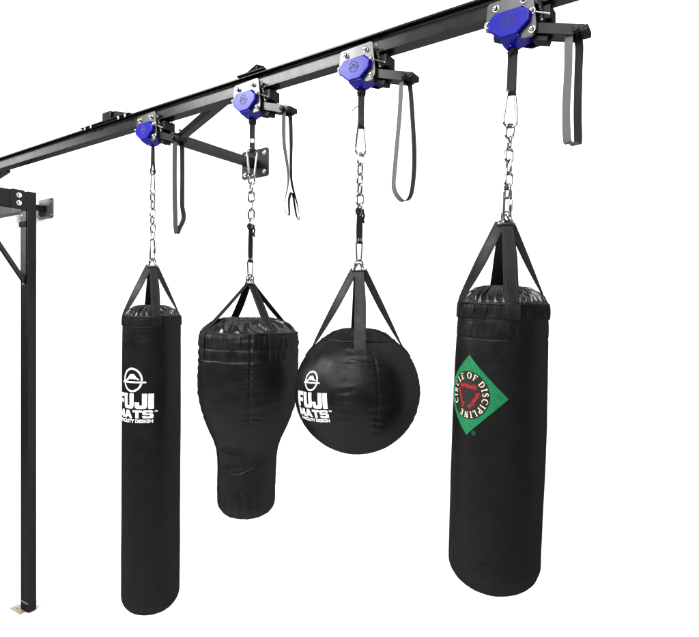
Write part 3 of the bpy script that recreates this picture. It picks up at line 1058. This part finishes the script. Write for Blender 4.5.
# --- pear shaped uppercut bag
ZB2 = -1.056
def d1(a, z):
    d = groove(z, -.175, .003, .003) + groove(z, -.232, .003, .003)
    d += band_pleat(a, z, -.10, -.175, .0065, 13, 3) + band_pleat(a, z, -.178, -.232, .004, 9, 6)
    up = 1 / (1 + math.exp(-(z + .55) / .04))
    for s_ in (2, 92, 182, 272):
        da = wrapa(a - R(s_))
        pk = math.sin(z * 150 + 4 * nz(a, z, 1, 9, s_))
        d += up * (-.0045 * G(da, .018) + .0045 * pk * math.exp(-abs(da) / .13) * (0.35 + .9 * abs(nz(a, z, 2, 9, 4))))
    d += .006 * nz(a, z, 1.6, 4, 2) * (.4 + .6 * up) + .0024 * nz(a, z, 4, 9, 7)
    # creases where the belly meets the stem
    x = math.degrees(wrapa(a))
    d += (.0045) * G(z - (-.672 + .00006 * x), .007) * G(x + 30, 32) - .0055 * G(z - (-.687 + .00006 * x), .008) * G(x + 30, 32)
    zc = -.775 - .018 * math.cos(R((x + 20) * 2.2)) + .0006 * (x + 20)
    d += (.004 * G(z - zc - .012, .006) - .0055 * G(z - zc, .008)) * G(x + 8, 45)
    d += -.005 * G(z + .508, .006) * G(x - 4, 9) + .004 * G(z + .520, .006) * G(x - 4, 9)
    d += .004 * nz(a, z, 3, 6, 9) * G(z + .80, .12)
    if z < -.90:
        d += .003 * nz(a, z, 9, 3, 8)
    return d
prof = [(.238, -.090), (.248, -.097), (.253, -.12), (.256, -.20), (.258, -.30), (.256, -.37), (.250, -.43), (.238, -.49), (.220, -.55), (.198, -.605), (.174, -.655), (.159, -.70), (.153, -.75), (.151, -.82)] + bottom_round(.149, ZB2, .085)
b1 = Bag(1, 'pear shaped black uppercut bag with wide top and narrow wrinkled stem', prof, d1, ZB2, G_BAG, .186, 'vinyl_soft', 260)
b1.cap(.246, -.094, -.022, .022, 19, .9, 3.4)
b1.piping(-.098, -.001, .0048, wob=.001)
b1.straps(27, .046, -.096, -.23, top_dx=.012, d_size=.026, twist=(10, -10, 0, 0))
fl = Flat()
fl.poly([[(0, .15), (.15, 0), (0, -.15), (-.15, 0)]])
fl.lay('printed_diamond', 'ink_green', b1.e, b1.mapper(R(-106), -.36, .0014), .010)

# --- round ball bag
RB, ZC = .2825, -.350
ZB3 = ZC - RB
def d2(a, z):
    d = .0035 * nz(a, z, 1.5, 4, 2) + .0014 * nz(a, z, 4, 10, 5)
    h = (z - ZC) / RB
    for k in range(4):
        for sg in (-1, 1):
            da = wrapa(a - R(4 + 90 * k + sg * 14))
            pk = math.sin(z * 170 + 5 * nz(a, z, 1, 9, k + sg))
            e = 1 if h > -.45 else max(0, 1 - (-.45 - h) / .2)
            d += e * (-.0024 * G(da, .016) + .0030 * pk * math.exp(-abs(da) / .10) * (.25 + abs(nz(a, z, 2, 10, 4))))
        da = wrapa(a - R(4 + 90 * k))
        if abs(da) < R(14):
            d += groove(z, -.185, .003, .002) + groove(z, -.200, .003, .002) + groove(z, -.216, .003, .002)
    if h < -.75:
        d += .003 * nz(a, z, 9, 4, 6) * min(1, (-.75 - h) / .1)
    return d
prof = []
for k in range(0, 60):
    el = R(56 - (56 + 89.6) * k / 59)
    prof.append((RB * math.cos(el), ZC + RB * math.sin(el)))
b2 = Bag(2, 'round black ball bag with white lettering on its left side', prof, d2, ZB3, G_BAG, .226, 'vinyl_soft', 240)
b2.cap(.163, ZC + RB * math.sin(R(54.6)) + .001, -.066, .009, 14, .5, 2.5)
b2.piping(ZC + RB * math.sin(R(54.5)), .001, .0032, wob=.002)
b2.straps(4, .050, -.150, -.196, top_dx=.020, d_size=.028)
maker_logo(.188, 2.9, .62).lay('printed_logo', 'ink_white', b2.e, b2.mapper(R(-44), -.397, .0014, R(3), 'sph', RB, ZC), .007)

# --- bag with the green diamond
ZB4 = -1.070
R4 = .1735
def d3(a, z):
    d = groove(z, -.022, .0025, .0018) + groove(z, -.032, .002, .0010) + groove(z, -.092, .0025, .0022)
    d += band_pleat(a, z, .034, -.022, .0060, 19, 3) + band_pleat(a, z, -.036, -.090, .0022, 12, 9)
    d += .0032 * nz(a, z, 1.2, 3, 1) + .0006 * nz(a, z, 4, 9, 2)
    x = math.degrees(wrapa(a))
    d += -.003 * G(z + .898, .006) * G(x + 12, 2) - .0035 * G(z + .082, .0022) * G(x - 14, 12)
    if z < -.90:
        d += .0022 * nz(a, z, 14, 3, 8) * min(1, (-.90 - z) / .06)
    return d
prof = [(R4 - .011, .041), (R4 - .005, .034), (R4 - .004, .02), (R4 - .001, -.15), (R4 + .003, -.42), (R4 + .001, -.75)] + bottom_round(R4 - .001, ZB4, .120)
b3 = Bag(3, 'black punching bag printed with a green diamond, rightmost and nearest', prof, d3, ZB4, G_BAG, .377, 'vinyl', 300)
b3.cap(R4 - .007, .040, .106, .019, 34, .8, 3.0)
b3.piping(.035, .001, .0045)
b3.straps(13, .054, .038, -.022, d_size=.034, top_dx=.020)
ZD = -.303
AD = R(-38.5)
fl = Flat()
fl.poly([[(0, .148), (.152, 0), (0, -.148), (-.152, 0)]])
dia = fl.lay('printed_diamond', 'ink_green', b3.e, b3.mapper(AD, ZD, .0010), .008)
fl = Flat()
RD = .0885
fl.poly([ell(0, 0, RD, RD, 0, 360, 72)])
fl.lay('round_field', 'ink_black', dia, b3.mapper(AD, ZD, .0018), .008)
# ring of capitals
word = 'CIRCLE OF DISCIPLINE'
fl = Flat()
hgt = .0228
rb = RD - .0275
adv = [(.42 if c == ' ' else SERIF[c][0] + .20) for c in word]
tot = sum(adv)
span = R(336)
a = R(-126)
for c, w in zip(word, adv):
    da = span * w / tot
    if c != ' ':
        am = a + da / 2
        gw = SERIF[c][0]
        def place(p, am=am, gw=gw):
            x, y = (p[0] - gw / 2) * hgt * 1.02, p[1] * hgt
            th = am + x / (rb + hgt * .5)
            r = rb + y
            return (r * math.sin(th), r * math.cos(th))
        for loops in SERIF[c][1]:
            fl.poly(loops, place)
    a += da
fl.lay('ring_lettering', 'ink_cream', dia, b3.mapper(AD, ZD, .0026), .006)
fl = Flat()
def line_word(body, cx, cy, rot, length):
    v, f = text2d(body, .019, .0007, 1.0)
    xs = [p[0] for p in v]
    k = length / (max(xs) - min(xs))
    mx = (max(xs) + min(xs)) / 2
    ky = 1.12
    c, s_ = math.cos(rot), math.sin(rot)
    fl.add((v, f), lambda p: (cx + (p[0] - mx) * k * c - (p[1] - .006) * ky * s_, cy + (p[0] - mx) * k * s_ + (p[1] - .006) * ky * c))
line_word('Spiritually', .000, .034, R(-2), .080)
line_word('Physically', .029, -.016, R(57), .074)
line_word('Mentally', -.032, -.014, R(-63), .074)
fl.lay('red_lettering', 'ink_red', dia, b3.mapper(AD, ZD, .0026), .006)
# registered mark
fl = Flat()
fl.poly([ell(0, 0, .0078, .0078, n=24), ell(0, 0, .0062, .0062, n=24)])
v, f = text2d('R', .0105, .0002)
fl.add((v, f), lambda p: (p[0], p[1] - .0037))
fl.lay('registered_mark', 'ink_green', b3.e, b3.mapper(R(-28), -.438, .0012), .005)

# ------------------------------------------------------------------ camera
cam = bpy.data.cameras.new('camera')
cam.sensor_width = 36
cam.sensor_fit = 'HORIZONTAL'
cam.lens = 548 / 699 * 36
cam.shift_y = -5.5 / 699
cam.clip_start = .05
cam.clip_end = 100
co = bpy.data.objects.new('camera', cam)
co.rotation_euler = (R(90), 0, math.atan2(.555, .831))
C.objects.link(co)
sc.camera = co

# ------------------------------------------------------------------ light
w = bpy.data.worlds.new('World')
sc.world = w
w.use_nodes = True
bg = w.node_tree.nodes['Background']
bg.inputs['Color'].default_value = (1, 1, 1, 1)
bg.inputs['Strength'].default_value = .18

def area(name, loc, target, sx, sy, power, col=(1, 1, 1)):
    l = bpy.data.lights.new(name, 'AREA')
    l.shape = 'RECTANGLE'
    l.size, l.size_y = sx, sy
    l.energy = power
    l.color = col
    o = bpy.data.objects.new(name, l)
    o.location = loc
    d = Vector(target) - Vector(loc)
    o.rotation_euler = d.to_track_quat('-Z', 'Y').to_euler()
    C.objects.link(o)
    return o
# tube lamps under the ceiling, on the camera side, towards the far end
area('overhead_sheen_lamp', (-4.6, -.9, 2.92), (-4.5, 2.4, .3), 2.7, .9, 450)
# added overhead, out of view: soft sheen on the ball and pear bag
area('overhead_sheen_lamp', (-.5, -.5, 3.6), (-1.3, 1.9, -.1), 2.6, 1.4, 280)
area('wall_wash', (-11.5, -2, 2.4), (-7, 3.4, -2), 3.0, 2.0, 860)  # added broad lamp out of frame: washes the left wall to white
area('wall_wash', (-2.5, -4.2, 2.2), (-3.8, 3.4, -2), 3.0, 2.0, 300)  # added behind the camera: lifts the middle of the wall to white
area('wall_wash', (1.5, -4.5, 3.2), (-.6, 3.4, -1.2), 4.0, 2.5, 440)  # added likewise: wash for the right part of the white wall

sc.view_settings.view_transform = 'Standard'
sc.view_settings.look = 'None'
sc.view_settings.exposure = -0.36
sc.view_settings.gamma = 1
